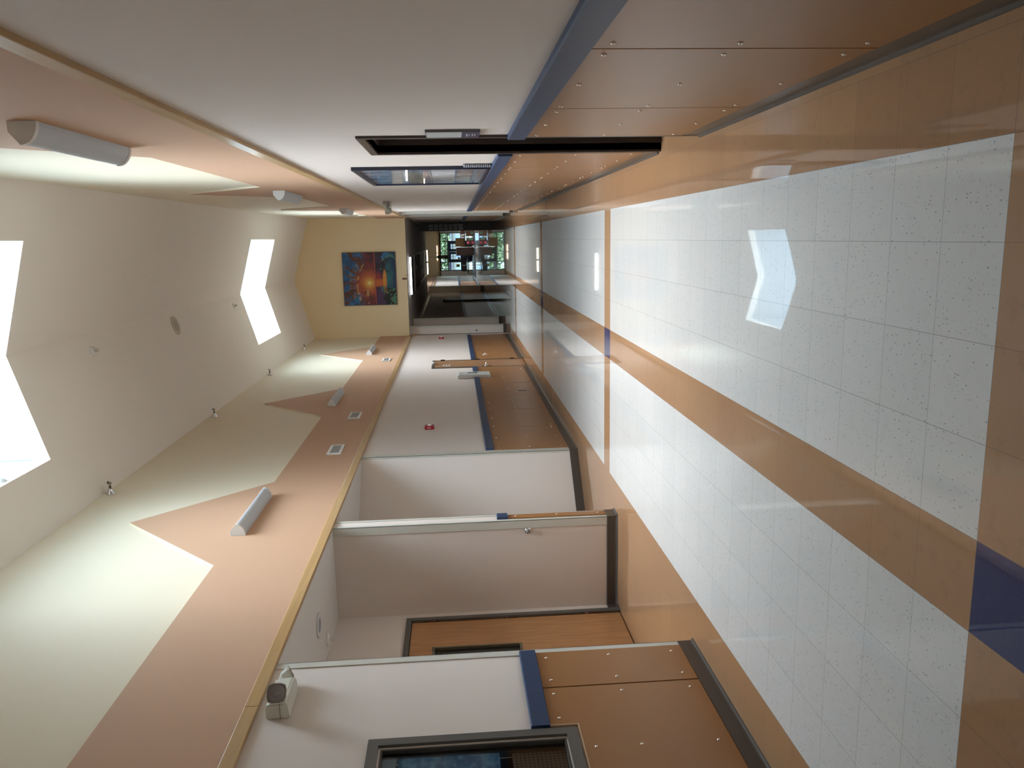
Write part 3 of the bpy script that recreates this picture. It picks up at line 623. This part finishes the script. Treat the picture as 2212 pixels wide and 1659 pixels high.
# ------------------------------------------------------------------ painting on the header wall
def paint_fn(u, v):
    # v = 1 top of canvas; u = 0 at the left as one faces it
    n = u.size; N = vnoise(u, v, 9, 1); N2 = vnoise(u, v, 16, 5); N3 = vnoise(u, v, 34, 6)
    T = lambda *c: np.tile(c, (n, 1)); f = lambda m: m.astype(float)
    sx, sy = .42, .505; r = np.hypot(u-sx, v-sy); ang = np.arctan2(v-sy, u-sx)
    # clouds fan out from the sun: brown streaks over blue, torn at the edges
    fan = vnoise(ang*1.6+4, r*.8+1, 5, 9); torn = fan*.55+N*.30+N3*.25
    blue = lerp(T(.010, .055, .16), np.array([.03, .20, .46]), N2*2.2-.6)
    brown = lerp(T(.035, .010, .008), np.array([.20, .055, .025]), N3*1.8-.4)
    c = lerp(blue, brown, (torn-.535)*22)
    c = lerp(c, np.array([.50, .24, .08]), f((np.abs(torn-.535) < .016) & (r < .42))*.8)
    c = lerp(c, np.array([.12, .02, .018]), (.70-v)*7-np.clip(r*1.2-.2, 0, 9)*.2)
    red = lerp(T(.30, .03, .025), np.array([.58, .13, .04]), N2*2-.5); c = lerp(c, red, (1-r/.33)*2.4)
    side = lerp(T(.07, .012, .018), np.array([.34, .04, .045]), N*2.4-.8); c = lerp(c, side, f(v < .63)*np.clip(np.abs(u-sx)*4-.7, 0, 1)*np.clip((.64-v)*9, 0, 1))
    c = lerp(c, np.array([.72, .24, .05]), (1-r/.20)*1.5); c = lerp(c, np.array([.88, .48, .08]), (1-r/.115)*1.6); c = lerp(c, np.array([1., .85, .35]), (1-r/.045)*1.6)
    arc = f((np.abs(v-(.60+.13*(1-((u-.37)/.42)**2)+.03*(N2-.5))) < .004+.014*N3) & (u < .78) & (u > .10) & (N2 > .44)); c = lerp(c, np.array([.78, .42, .10]), arc*.8)
    c = lerp(c, np.array([.62, .36, .12]), np.clip(1-((u-.24)/.09)**2-((v-.54)/.05)**2, 0, 1)*f(N3 > .46)*.9)
    c = lerp(c, np.array([.02, .01, .008]), f((np.hypot(u-.255, v-.585) < .016) | (np.hypot((u-.225)*1.4, v-.605) < .018) | ((np.abs(v-.505) < .006) & (u > .12) & (u < .27))))
    # water below the horizon
    wv = vnoise(u, v, 8, 11, (1, 5)); wat = lerp(T(.045, .018, .045), np.array([.012, .065, .10]), (.24-v)*9); wat = lerp(wat, np.array([.006, .035, .12]), (.12-v)*12)
    wat = lerp(wat, np.array([.02, .17, .19]), np.clip(1-((u-.55)/.30)**2-((v-.13)/.10)**2, 0, 1)*(wv*2.4-.5))
    wat = lerp(wat, np.array([.08, .03, .10]), f((u < .30) & (v > .21))*.8*np.clip(N*2, 0, 1)); wat = lerp(wat, np.array([.34, .03, .03]), np.clip(1-((u-.50)/.16)**2-((v-.33)/.07)**2, 0, 1)*1.3)
    wat = lerp(wat, np.array([.66, .14, .03]), np.clip(1-np.abs(u-sx)/.09, 0, 1)*2*f(v > .20)*np.clip(.6+N2*.6, 0, 1))
    wat = lerp(wat, np.array([.82, .33, .04]), np.clip(1-((u-.47)/.22)**2-((v-.215)/.045)**2, 0, 1)*(1.2+N3))
    wat = lerp(wat, np.array([.10, .24, .17]), np.clip(1-((u-.70)/.05)**2-((v-.27)/.04)**2, 0, 1)*1.6*f(N3 > .4)); wat = lerp(wat, np.array([.07, .14, .20]), np.clip(1-((u-.31)/.07)**2-((v-.275)/.03)**2, 0, 1)*1.8)
    dk = f((N+.25*np.clip(1-np.hypot((u-.77)/.16, (v-.24)/.09), 0, 1) > .62) & (u > .60) & (v > .14)); wat = lerp(wat, np.array([.012, .010, .014]), dk*.9)
    edge = .34-(.30-v)*.2+.10*(N-.5); reed = f((u < edge) & (v < .235+.10*(N2-.5))); wat = lerp(wat, np.array([.006, .012, .010]), reed)
    st = vnoise(u*.8+v*.9, v-u*.5, 7, 21, (4, 1.2)); wat = lerp(wat, np.array([.05, .26, .13]), reed*f(st > .60)); wat = lerp(wat, np.array([.30, .42, .22]), reed*f(np.abs(st-.60) < .012))
    body = np.clip(1-((u-.945)/.055)**2-((v-.175)/.075)**2, 0, 1)*7; neck = f((np.abs(v-.225-.02*np.sin((u-.86)*40)) < .024) & (u > .865) & (u < .93)); beak = f((np.abs(v-.235+(u-.86)*.7) < .007) & (u > .83) & (u < .875))
    wat = lerp(wat, np.array([.04, .17, .38]), np.minimum(body, 1)); wat = lerp(wat, np.array([.05, .20, .42]), neck); wat = lerp(wat, np.array([.45, .45, .38]), beak)
    for k in range(7):
        a = .55+.28*k; x0, y0 = .885+.008*k, .03+.012*k; d = np.abs((u-x0)*math.sin(a)-(v-y0)*math.cos(a)); t = (u-x0)*math.cos(a)+(v-y0)*math.sin(a)
        wat = lerp(wat, np.array([.10, .30, .18]), f((d < .004) & (t > -.06) & (t < .09+.01*k))*.8)
    sl_ = lerp(T(.45, .24, .08), np.array([.06, .03, .012]), N3*2-.5); wat = lerp(wat, sl_, np.clip(1-((u-.285)/.085)**2-((v-.205-.25*(u-.285))/.035)**2, 0, 1)*6)
    c = np.where((v > .385)[:, None], c, wat); c = lerp(c, np.array([.55, .09, .05]), f(np.abs(v-.393-.01*np.clip(u-.6, 0, 1)) < .009)*.75)
    c = lerp(c, np.array([.5, .36, .3]), f((np.abs(np.hypot(u-.04, v-.535)-.014) < .004) & (v > .51)))
    bd_ = f((u < .008) | (u > .992) | (v < .008) | (v > .992)); return lerp(c*.70, np.array([.02, .015, .02]), bd_)
pn = thing('painting', 'square sunset painting in orange, blue and green on the beige wall above the low ceiling', 'painting', (-3.61, HY-.06, 10.63), -PI/2)
# local +X looks back at the viewer, local +Y is the world's right
art('canvas', 5.03, 5.02, 230, 230, paint_fn, vcol('painted_canvas', .55), pn, (.11, 0, 0))
MB().box(0, .105, -2.515, 2.515, 0, 5.02).done('stretcher', mat('black_canvas_edge', (.015, .012, .012), .7), pn)
pl = tag(MB().box(-.09, .09, -.04, 0, -.22, .22).done('wall_plaque', mat('brown_plaque', (.16, .055, .035), .5), loc=(-3.68, HY, 9.84)), 'tiny brown upright plaque below the sunset painting', 'plaque')
nb = tag(MB().lathe([(0, .05), (.04, .04), (.05, 0)], (0, 0, 0), (0, -1, 0), 8).done('wall_hook', mat('hook_brass', (.15, .12, .05), .5), loc=(-3.33, HY, 9.72)), 'tiny dark hook beside the brown plaque', 'hook')

# ------------------------------------------------------------------ framed picture on the right wall
def mural_fn(u, v):
    n = u.size; N = vnoise(u, v, 6, 3, (3, 1)); N2 = vnoise(u, v, 14, 13)
    c = lerp(np.tile([.14, .22, .36], (n, 1)), np.array([.42, .48, .55]), (N-.35)*3)
    c = lerp(c, np.array([.40, .38, .34]), ((v < .66) & (v > .52) & (u < .8)).astype(float)); roof = ((v > .48) & (v < .60) & (np.abs(u-.45) < .25-(v-.48)*1.2)).astype(float); c = lerp(c, np.array([.25, .22, .20]), roof*.6)
    m_ = (v < .5).astype(float); g = lerp(np.tile([.10, .15, .24], (n, 1)), np.array([.24, .27, .33]), N2*2-.5); c = lerp(c, g, m_)
    road = ((v < .45) & (np.abs(u-.45+(.45-v)*.25) < .10+(.45-v)*.5)).astype(float); c = lerp(c, np.array([.34, .33, .33]), road*.9)
    blob = ((vnoise(u, v, 9, 17, (1, 2)) > .60) & (v < .30)).astype(float); c = lerp(c, np.array([.10, .09, .08]), blob*.8)
    return np.clip(lerp(c, np.array([.14, .17, .24]), ((v < .10)).astype(float)*.6)*1.5, 0, .8)
pc = thing('framed_picture', 'wide navy-framed landscape picture under glass on the right wall, above the rail', 'picture', (R, 27.1, 4.06), PI)
art('print', 6.5, 3.8, 180, 110, mural_fn, vcol('picture_print', .6), pc, (.045, 0, .1))
mb = MB(); ring(mb, 0, .10, -3.35, 3.35, 0, 4.0, .10); mb.done('frame', mat('navy_frame', (.010, .014, .035), .35), pc)
MB().box(0, .04, -3.26, 3.26, .09, 3.91).done('backing', INK, pc); MB().box(.06, .07, -3.26, 3.26, .09, 3.91).done('pane', glass('picture_glass', (.97, .97, .97)), pc)
bk = thing('booklet', 'black comb-bound booklet standing on the navy rail at the near edge of the framed picture', 'booklet', (R-.0, 23.45, 4.04), PI)
MB().box(.0, .03, -.32, .32, 0, .78).done('cover', BLACK, bk)
cm = MB().cyl((.05, .32, .02), (.05, .32, .80), .05, 10).done('spine', BLACK, bk)
for i in range(14): MB().lathe([(0, .058), (.028, .058)], (.05, .32, .04+i*.055), (0, 0, 1), 10).done('ring', mat('grey_ring', (.35, .37, .42), .4) if i == 0 else bpy.data.materials['grey_ring'], bk)

# ------------------------------------------------------------------ room sign by the door recess
rs = thing('room_sign', 'tall room sign, pale insert above and purple below, beside the dark door recess', 'sign', (R, 16.37, 4.62), PI)
MB().box(0, .05, -.42, .42, 0, 1.07).done('holder', mat('sign_edge', (.10, .09, .10), .4), rs); MB().box(.045, .055, -.40, .40, .36, 1.05).done('insert', mat('sign_insert', (.50, .52, .52), .3), rs)
MB().box(.045, .056, -.41, .41, .01, .35).done('name_strip', mat('purple_strip', (.035, .028, .085), .35), rs)
mb = MB()
for z0, ys in ((.245, ((-.20, -.12), (-.08, -.03), (0, .07), (.10, .18))), (.20, ((-.16, -.05), (.02, .13))), (.13, ((-.16, -.08), (-.04, .04), (.07, .15))), (.085, ((-.12, -.02), (.05, .12)))):
    for a, b in ys: mb.box(.055, .06, a, b, z0, z0+.022)
mb.done('lettering', mat('pale_lettering', (.55, .55, .60), .6), rs)

# ------------------------------------------------------------------ emergency lights
def emergency(label, loc, rz, sc=1):
    t = thing('emergency_light', label, 'emergency light', loc, rz)
    pts = [(0, 0), (.30, .03), (.33, .10), (.30, .42), (.25, .46), (0, .46)]
    mb = MB().prism(pts, 'Y', -.55, .42); bmesh.ops.bevel(mb.bm, geom=list(mb.bm.edges), offset=.02, segments=2, affect='EDGES'); mb.done('housing', IVORY, t)
    MB().box(0, .31, -.553, .423, .17, .185).done('seam', mat('housing_seam', (.2, .2, .17), .6) if 'housing_seam' not in bpy.data.materials else bpy.data.materials['housing_seam'], t)
    gl = bpy.data.materials.get('lamp_lens') or mat('lamp_lens', (.22, .19, .18), .15, bump=.6, bscale=200)
    for y, d in ((-.47, Vector((.62, -.75, -.25))), (.60, Vector((.30, .30, -.90)))):
        d.normalize(); c = Vector((.50 if y < 0 else .24, y, .24 if y < 0 else .20))
        h = MB(); e1 = d.cross(Vector((0, 0, 1))).normalized(); e2 = d.cross(e1)
        def sq(t_, r_, k=.35):
            o_ = []
            for i in range(16):
                a = 2*PI*i/16; cx_, sx_ = math.cos(a), math.sin(a); q = (abs(cx_)**4+abs(sx_)**4)**(-.25); o_.append(c+d*t_+e1*r_*q*cx_+e2*r_*q*sx_)
            return o_
        rings = [[h.bm.verts.new(p_) for p_ in sq(t_, r_)] for t_, r_ in ((-.22, .06), (-.14, .14), (0, .19), (.05, .195))]
        for A, B in zip(rings, rings[1:]):
            for i in range(16): h.bm.faces.new((A[i], A[(i+1) % 16], B[(i+1) % 16], B[i]))
        h.bm.faces.new(rings[0]); h.bm.faces.new(rings[-1]); hh = h.done('lamp_head', IVORY, t)
        q = MB(); rr = [q.bm.verts.new(p_) for p_ in sq(.052, .18)]; q.bm.faces.new(rr); q.done('face_plate', gl, hh)
        MB().lathe([(.05, .165), (.06, .16), (.05, .06), (.075, .04), (.08, 0)], tuple(c), tuple(d), 20).done('lens', gl, hh)
    return t
emergency('ivory emergency light with two square lamp heads, high on the near left wall', (L, 15.0, 8.74), 0)
e2 = emergency('small ivory emergency light high on the right wall near the corner guards', (R, 44.8, 8.45), PI)

# ------------------------------------------------------------------ fire alarms
def alarm():
    t = thing('fire_alarm', '', 'fire alarm', (0, 0, 0), 0, 'red fire alarm strobes')
    mb = MB().box(0, .17, -.2, .2, 0, .46); bmesh.ops.bevel(mb.bm, geom=list(mb.bm.edges), offset=.02, segments=2, affect='EDGES'); mb.done('housing', RED, t)
    MB().prism([(.17, -.07), (.24, -.05), (.24, .05), (.17, .07)], 'Z', .14, .32).done('strobe', mat('clear_strobe', (.8, .8, .82), .15), t)
    MB().box(.235, .245, -.03, .03, .16, .2).done('strobe_reflector', DARKF, t)
    text_part('lettering', 'FIRE', .10, WHITE, t, (.085, -.2015, .25), (PI/2, PI/2, 0))
    return t
a0 = alarm(); a0.location = Vector((L, 38.4, 6.40))*FT; a0['label'] = 'nearer red fire alarm with a clear strobe on the white left wall'
dup(a0, (L, 74.3, 6.25), 'far small red fire alarm at the end of the left wall')

# ------------------------------------------------------------------ white extinguisher cabinet
cbx = thing('extinguisher_cabinet', 'white wall cabinet with a black pull handle, mounted across the navy rail', 'cabinet', (L, 52.95, 2.92), 0)
MB().box(0, .24, -.68, .68, 0, 2.2, .05).done('body', WHITE, cbx)
MB().box(.24, .262, -.58, .58, .10, 2.1, .02).done('door', mat('cabinet_door_grey', (.60, .62, .61), .35), cbx)
MB().tube([(.27, 0, 1.50), (.33, -.06, 1.46), (.33, -.10, 1.3), (.30, -.02, 1.16), (.30, .04, 1.10), (.29, .05, .86)], .022).done('handle', BLACK, cbx)
MB().lathe([(0, .05), (.02, .045)], (.262, 0, 1.94), (1, 0, 0), 12).done('lock', mat('lock_grey', (.3, .3, .3), .4), cbx)
sp = tag(MB().box(0, .012, -.10, .10, -.26, .26).done('slot_plate', mat('brown_slot', (.05, .025, .012), .5), loc=(L+.051, 47.3, 1.21)), 'small dark slotted plate low on the long left wall panels', 'wall plate')

# ------------------------------------------------------------------ round wall bumpers
bp = thing('wall_bumper', 'round chrome wall bumper on the grey side wall of the first alcove', 'door stop', (-9.6, 24.9, 3.02), -PI/2)
MB().lathe([(0, .11), (.03, .115), (.05, .10), (.06, .075)], (0, 0, 0), (1, 0, 0), 24).done('flange', CHROME, bp); MB().lathe([(.05, .075), (.09, .07), (.11, .04), (.115, 0)], (0, 0, 0), (1, 0, 0), 24).done('bumper', mat('grey_rubber', (.18, .18, .18), .5), bp)
dup(bp, (-8.98, 78.3, 3.05), 'small dark round bumper on the far pilaster past the tan panels', -PI/2)

# ------------------------------------------------------------------ lit tubes under the low ceiling
def tube_light(label, x0, x1, y, z, m, split=False):
    t = thing('linear_light', label, 'ceiling light', ((x0+x1)/2, y, z), 0); Wd = (x1-x0)/2
    segs = [(-Wd, -.15), (.15, Wd)] if split else [(-Wd, Wd)]
    for a, b in segs: MB().box(a, b, -.12, .12, -.09, .09, .03).done('diffuser', m, t)
    MB().box(-Wd, Wd, -.1, .1, .09, .16).done('housing', GREYF, t)
tube_light('bright white linear light hanging just beyond the painting wall', -5.45, -1.72, 80.6, 9.42, emit('cool_lamp', (1, .99, .95), 9))
tube_light('warm two-part linear light at the far end of the low ceiling', -5.84, -1.82, 136.4, 9.42, emit('warm_lamp', (1, .90, .62), 7), True)
tube_light('thin warm light line above the glass entrance', -5.3, -1.7, YE-.14, 8.95, emit('warm_lamp_dim', (1, .86, .7), 2.5), True)
for x, y, r in ((-4.7, 84.5, .3), (-3.4, 100, .25), (-4.0, 118, .28)):
    q = tag(MB().lathe([(0, r), (-.06, r*.95), (-.16, r*.5), (-.18, 0)], (0, 0, 0), (0, 0, 1), 18).done('smoke_detector', mat('detector_grey', (.40, .40, .40), .5) if 'detector_grey' not in bpy.data.materials else bpy.data.materials['detector_grey'], loc=(x, y, 9.75)), {84.5: 'nearest round detector on the dark low ceiling', 100: 'middle round detector on the dark low ceiling', 118: 'farthest round detector on the dark low ceiling'}[y], 'detector')
ws = thing('paper_windsock', 'green and grey paper windsock hanging before the glass entrance', 'decoration', (-3.0, 136.0, 5.9), 0)
MB().lathe([(0, .34), (1.2, .30)], (0, 0, 0), (0, 0, 1), 14).done('tail', mat('grey_paper', (.32, .28, .27), .8), ws); MB().lathe([(1.2, .30), (1.7, .26), (1.95, .1), (2.0, 0)], (0, 0, 0), (0, 0, 1), 14).done('cap', mat('green_paper', (.07, .14, .08), .8), ws)
MB().cyl((0, 0, 2.0), (0, 0, 3.85), .02, 6).done('string', BLACK, ws)

# ------------------------------------------------------------------ glazed entrance
GX0, GX1, GZ = -7.8, 1.35, 7.95
wall('wall_back', (L-.1, GX0-.2, YE, YE+.3, 0, 9.0), (GX1+.2, R+.3, YE, YE+.3, 0, 9.0), m=PAINT)
wall('wall_back', (L-.3, R+.3, YE, YE+.3, GZ+.2, ZR+.3), m=BEIGE)
struct('trim_40', MB().box(L, R, YE-.12, YE, GZ+.42, GZ+.78), TRIM); struct('trim_41', MB().box(L, R, YE-.05, YE, GZ+.2, GZ+.42), TANB)
fr = MB(); fr.box(GX0-.2, GX0, YE-.1, YE+.25, 0, GZ+.2).box(GX1, GX1+.2, YE-.1, YE+.25, 0, GZ+.2).box(GX0, GX1, YE-.1, YE+.25, GZ, GZ+.2).box(GX0, GX1, YE-.1, YE+.25, 0, .12)
for x in (-.6, -5.85): fr.box(x-.08, x+.08, YE-.06, YE+.2, .2, GZ)
fr.box(GX0, GX1, YE-.06, YE+.2, 6.12, 6.34).box(-.6, GX1, YE-.06, YE+.2, 2.75, 3.0).box(GX0, -5.85, YE-.06, YE+.2, 2.75, 3.0)
we = struct('window_6', fr, mat('dark_green_mullion', (.018, .022, .016), .4))
MB().box(GX0, GX1, YE+.08, YE+.1, .1, GZ).done('pane', glass('entrance_glass', (.9, .95, .93)), we)
NAVYD = mat('navy_door_paint', (.010, .018, .055), .4)
for i, (x0, x1) in enumerate(((-.68, -3.18), (-3.24, -5.76))):
    a, b = min(x0, x1), max(x0, x1); df = MB(); df.box(a, b, YE-.04, YE+.12, .1, 3.05).box(a, b, YE-.04, YE+.12, 5.45, 6.1).box(a, a+.62, YE-.04, YE+.12, 3.05, 5.45).box(b-.62, b, YE-.04, YE+.12, 3.05, 5.45)
    dd = struct('door_%d' % (5+i), df, NAVYD); g = MB()
    for k in range(1, 4): g.box(a+.62, b-.62, YE+.0, YE+.06, 3.05+k*.6-.03, 3.05+k*.6+.03)
    g.box((a+b)/2-.03, (a+b)/2+.03, YE, YE+.06, 3.05, 5.45).done('lite_grid', NAVYD, dd)
ys_ = tag(MB().box(-.35, .35, -.02, 0, -.42, .42).done('notice', mat('yellow_notice', (.45, .27, .01), .6), loc=(-6.75, YE-.07, 3.75)), 'square yellow notice on the glass beside the entrance doors', 'notice')
bn = tag(MB().box(-.9, .9, -.02, 0, -.35, .35).done('notice', mat('pale_blue_notice', (.45, .5, .85), .6), loc=(-6.85, YE-.07, 5.75)), 'pale blue notice high on the side light of the entrance', 'notice')
wn_ = tag(MB().box(-.35, .35, -.02, 0, -.35, .35).done('notice', WHITE, loc=(-5.0, YE-.07, 3.45)), 'small white notice on the left entrance door', 'notice')
mt_ = tag(MB().box(-8.6, 1.5, 178, 203.5, 0, .04).done('entrance_mat', mat('black_mat', (.02, .02, .022), .7)), 'wide black entrance mat before the glass doors', 'mat')

# ------------------------------------------------------------------ things in the lobby
WOODD = wood('dark_stained_wood', (.035, .012, .008), (.07, .028, .018), 2, .3, 'Z')
tb = thing('display_table', 'dark display table with boxes standing before the entrance', 'table', (.2, 168, 0), 0)
MB().box(-1.65, 1.65, -1.2, 1.2, 2.36, 2.5, .02).done('table_top', WOODD, tb)
for x in (-1.5, 1.5):
    for y in (-1.05, 1.05): MB().box(x-.09, x+.09, y-.09, y+.09, 0, 2.36).done('leg', WOODD, tb)
MB().box(-1.5, 1.5, -.9, .9, .5, .6).done('shelf', WOODD, tb)
def bx(name, label, cat, x, y, z, w_, d_, h_, m):
    return tag(MB().box(-w_/2, w_/2, -d_/2, d_/2, 0, h_, .02).done(name, m, loc=(x, y, z)), label, cat)
CARD = mat('brown_cardboard', (.16, .095, .035), .8); CARD2 = mat('red_brown_box', (.16, .075, .05), .7)
GRN = mat('sea_green_box', (.16, .32, .22), .6); PNK = mat('crimson_paper', (.50, .06, .12), .6); PAL = mat('pale_box', (.6, .5, .42), .7)
bx('cardboard_box', 'large plain brown box standing on the display table', 'box', -.75, 168, 2.5, 1.75, 1.4, 1.9, CARD)
bx('storage_box', 'upright red-brown box at the right end of the display table', 'box', 1.3, 168, 2.5, .9, 1.2, .75, CARD2)
bx('storage_box', 'pale flat box on the display table beside the brown box', 'box', .45, 167.6, 2.5, .5, 1, .85, PAL)
bx('storage_box', 'red-brown box on the lower shelf, left half', 'box', -.55, 167.5, .6, 1.4, 1.0, 1.5, CARD2)
bx('storage_box', 'red-brown box on the lower shelf, right half', 'box', 1.0, 167.5, .6, 1.1, 1.0, 1.6, CARD2)
bx('gift_tin', 'sea green tin on top of the left shelf box', 'tin', -.1, 166.9, .75, .55, .15, .95, GRN); bx('gift_tin', 'sea green tin before the right shelf box', 'tin', 1.15, 166.9, .65, .5, .15, .6, GRN)
for z, t in ((.9, 'lower crimson paper ball before the display table'), (1.75, 'upper crimson paper ball before the display table')):
    s_ = MB(); bmesh.ops.create_icosphere(s_.bm, subdivisions=3, radius=.27)
    for v in s_.bm.verts: v.co += Vector((math.sin(v.co.z*30), math.cos(v.co.x*30), math.sin(v.co.y*30)))*.015
    tag(s_.done('paper_ball', PNK, loc=(-.85, 166.7, z)), t, 'decoration')
dk = thing('reception_desk', 'dark wooden upright desk before the glass doors', 'desk', (-2.95, 189, 0), 0)
MB().box(-.98, .98, -.9, .9, .1, 4.05).done('body', WOODD, dk); MB().box(-1.05, 1.05, -1, 1, 4.05, 4.2, .03).done('top', mat('desk_top_brown', (.09, .05, .04), .3), dk); MB().box(-.9, .9, -.95, -.9, .25, 3.9).done('front_panel', WOODD, dk)
st = thing('floor_stand', 'thin white floor stand between the display table and the dark desk', 'stand', (-1.85, 176, 0), 0)
MB().cyl((0, 0, .3), (0, 0, 4.35), .04, 8).done('pole', WHITE, st)
for a in (0, 2.1, 4.2): MB().cyl((0, 0, .5), (.55*math.cos(a), .55*math.sin(a), .02), .03, 6).done('leg', WHITE, st)
def chair(label, x, y, rz):
    t = thing('chair', label, 'chair', (x, y, .045), rz, 'black lobby chairs')
    MB().box(-.75, .75, -.7, .7, 1.4, 1.6, .05).done('seat', BLACK, t); MB().box(-.75, .75, .6, .72, 1.75, 2.95, .05).done('backrest', BLACK, t)
    for a in (-.68, .68):
        for b in (-.62, .62): MB().cyl((a, b, 0), (a, b, 1.45 if b < 0 else 1.9), .045, 8).done('leg', BLACK, t)
    return t
chair('black chair beside the dark desk, nearer the doors', -5.2, 188, .5); chair('black chair by the left wall near the entrance', -7.1, 186, -.4)

# ------------------------------------------------------------------ outside the entrance
struct('ground_outside', MB().box(-120, 120, YE+.4, 420, -.35, -.05), mat('pale_paving', (.12, .12, .115), .9)).name = 'ground'
GREENS = [mat('leaf_green_%s' % c, v, .7, var=.5, vscale=2) for c, v in (('a', (.018, .042, .010)), ('b', (.028, .055, .014)), ('c', (.012, .032, .012)))]
rd = random.Random(3)
def tree(label, x, y, h, r, gi):
    t = thing('tree', label, 'tree', (x, y, -.05), 0, 'trees outside the entrance')
    MB().lathe([(0, .6), (h*.5, .35), (h*.8, .12)], (0, 0, 0), (0, 0, 1), 10).done('trunk', mat('bark', (.08, .06, .045), .9) if 'bark' not in bpy.data.materials else bpy.data.materials['bark'], t)
    mb = MB()
    for i in range(2600):
        a, b = rd.uniform(0, 2*PI), rd.uniform(-.9, 1); rr = r*(rd.random()**.4); q = math.sqrt(max(0, 1-b*b))
        c = Vector((rr*q*math.cos(a), rr*q*math.sin(a), h*.5+rr*b*.8)); s = rd.uniform(.35, .8)
        d1_ = Vector((rd.uniform(-1, 1), rd.uniform(-1, 1), rd.uniform(-1, 1))).normalized(); d2_ = d1_.cross(Vector((rd.uniform(-1, 1), rd.uniform(-1, 1), rd.uniform(-1, 1)))).normalized()
        mb.bm.faces.new([mb.bm.verts.new(c+d1_*s), mb.bm.verts.new(c+d2_*s*.6), mb.bm.verts.new(c-d1_*s), mb.bm.verts.new(c-d2_*s*.6)])
    mb.done('crown', GREENS[gi], t)
for i, (x, y, h, r, gi, lb) in enumerate(((-18, 262, 17, 9, 0, 'leafy tree seen through the left side light of the entrance'), (-1, 272, 18, 9, 1, 'leafy tree seen through the glass above the entrance doors'), (18, 262, 17, 9, 2, 'darker tree seen through the right side of the entrance glass'), (-12, 305, 22, 13, 2, 'dark tree behind the others outside the entrance'))): tree(lb, x, y, h, r, gi)
bd = thing('outbuilding', 'pale low building outside the entrance glass', 'building', (-6, 238, -.05), 0)
MB().box(-9, 14, 0, 8, 0, 5.2).done('wall', mat('pale_siding', (.12, .12, .115), .8), bd); MB().box(-9.6, 14.6, -.6, 8.6, 5.2, 5.6).done('roof', mat('slate_roof', (.05, .06, .09), .8), bd)
for x in (-4, 0.5, 5): MB().box(x, x+2, -.05, .1, 1.8, 4.2).done('window', mat('blue_grey_glass', (.10, .14, .22), .2) if 'blue_grey_glass' not in bpy.data.materials else bpy.data.materials['blue_grey_glass'], bd)
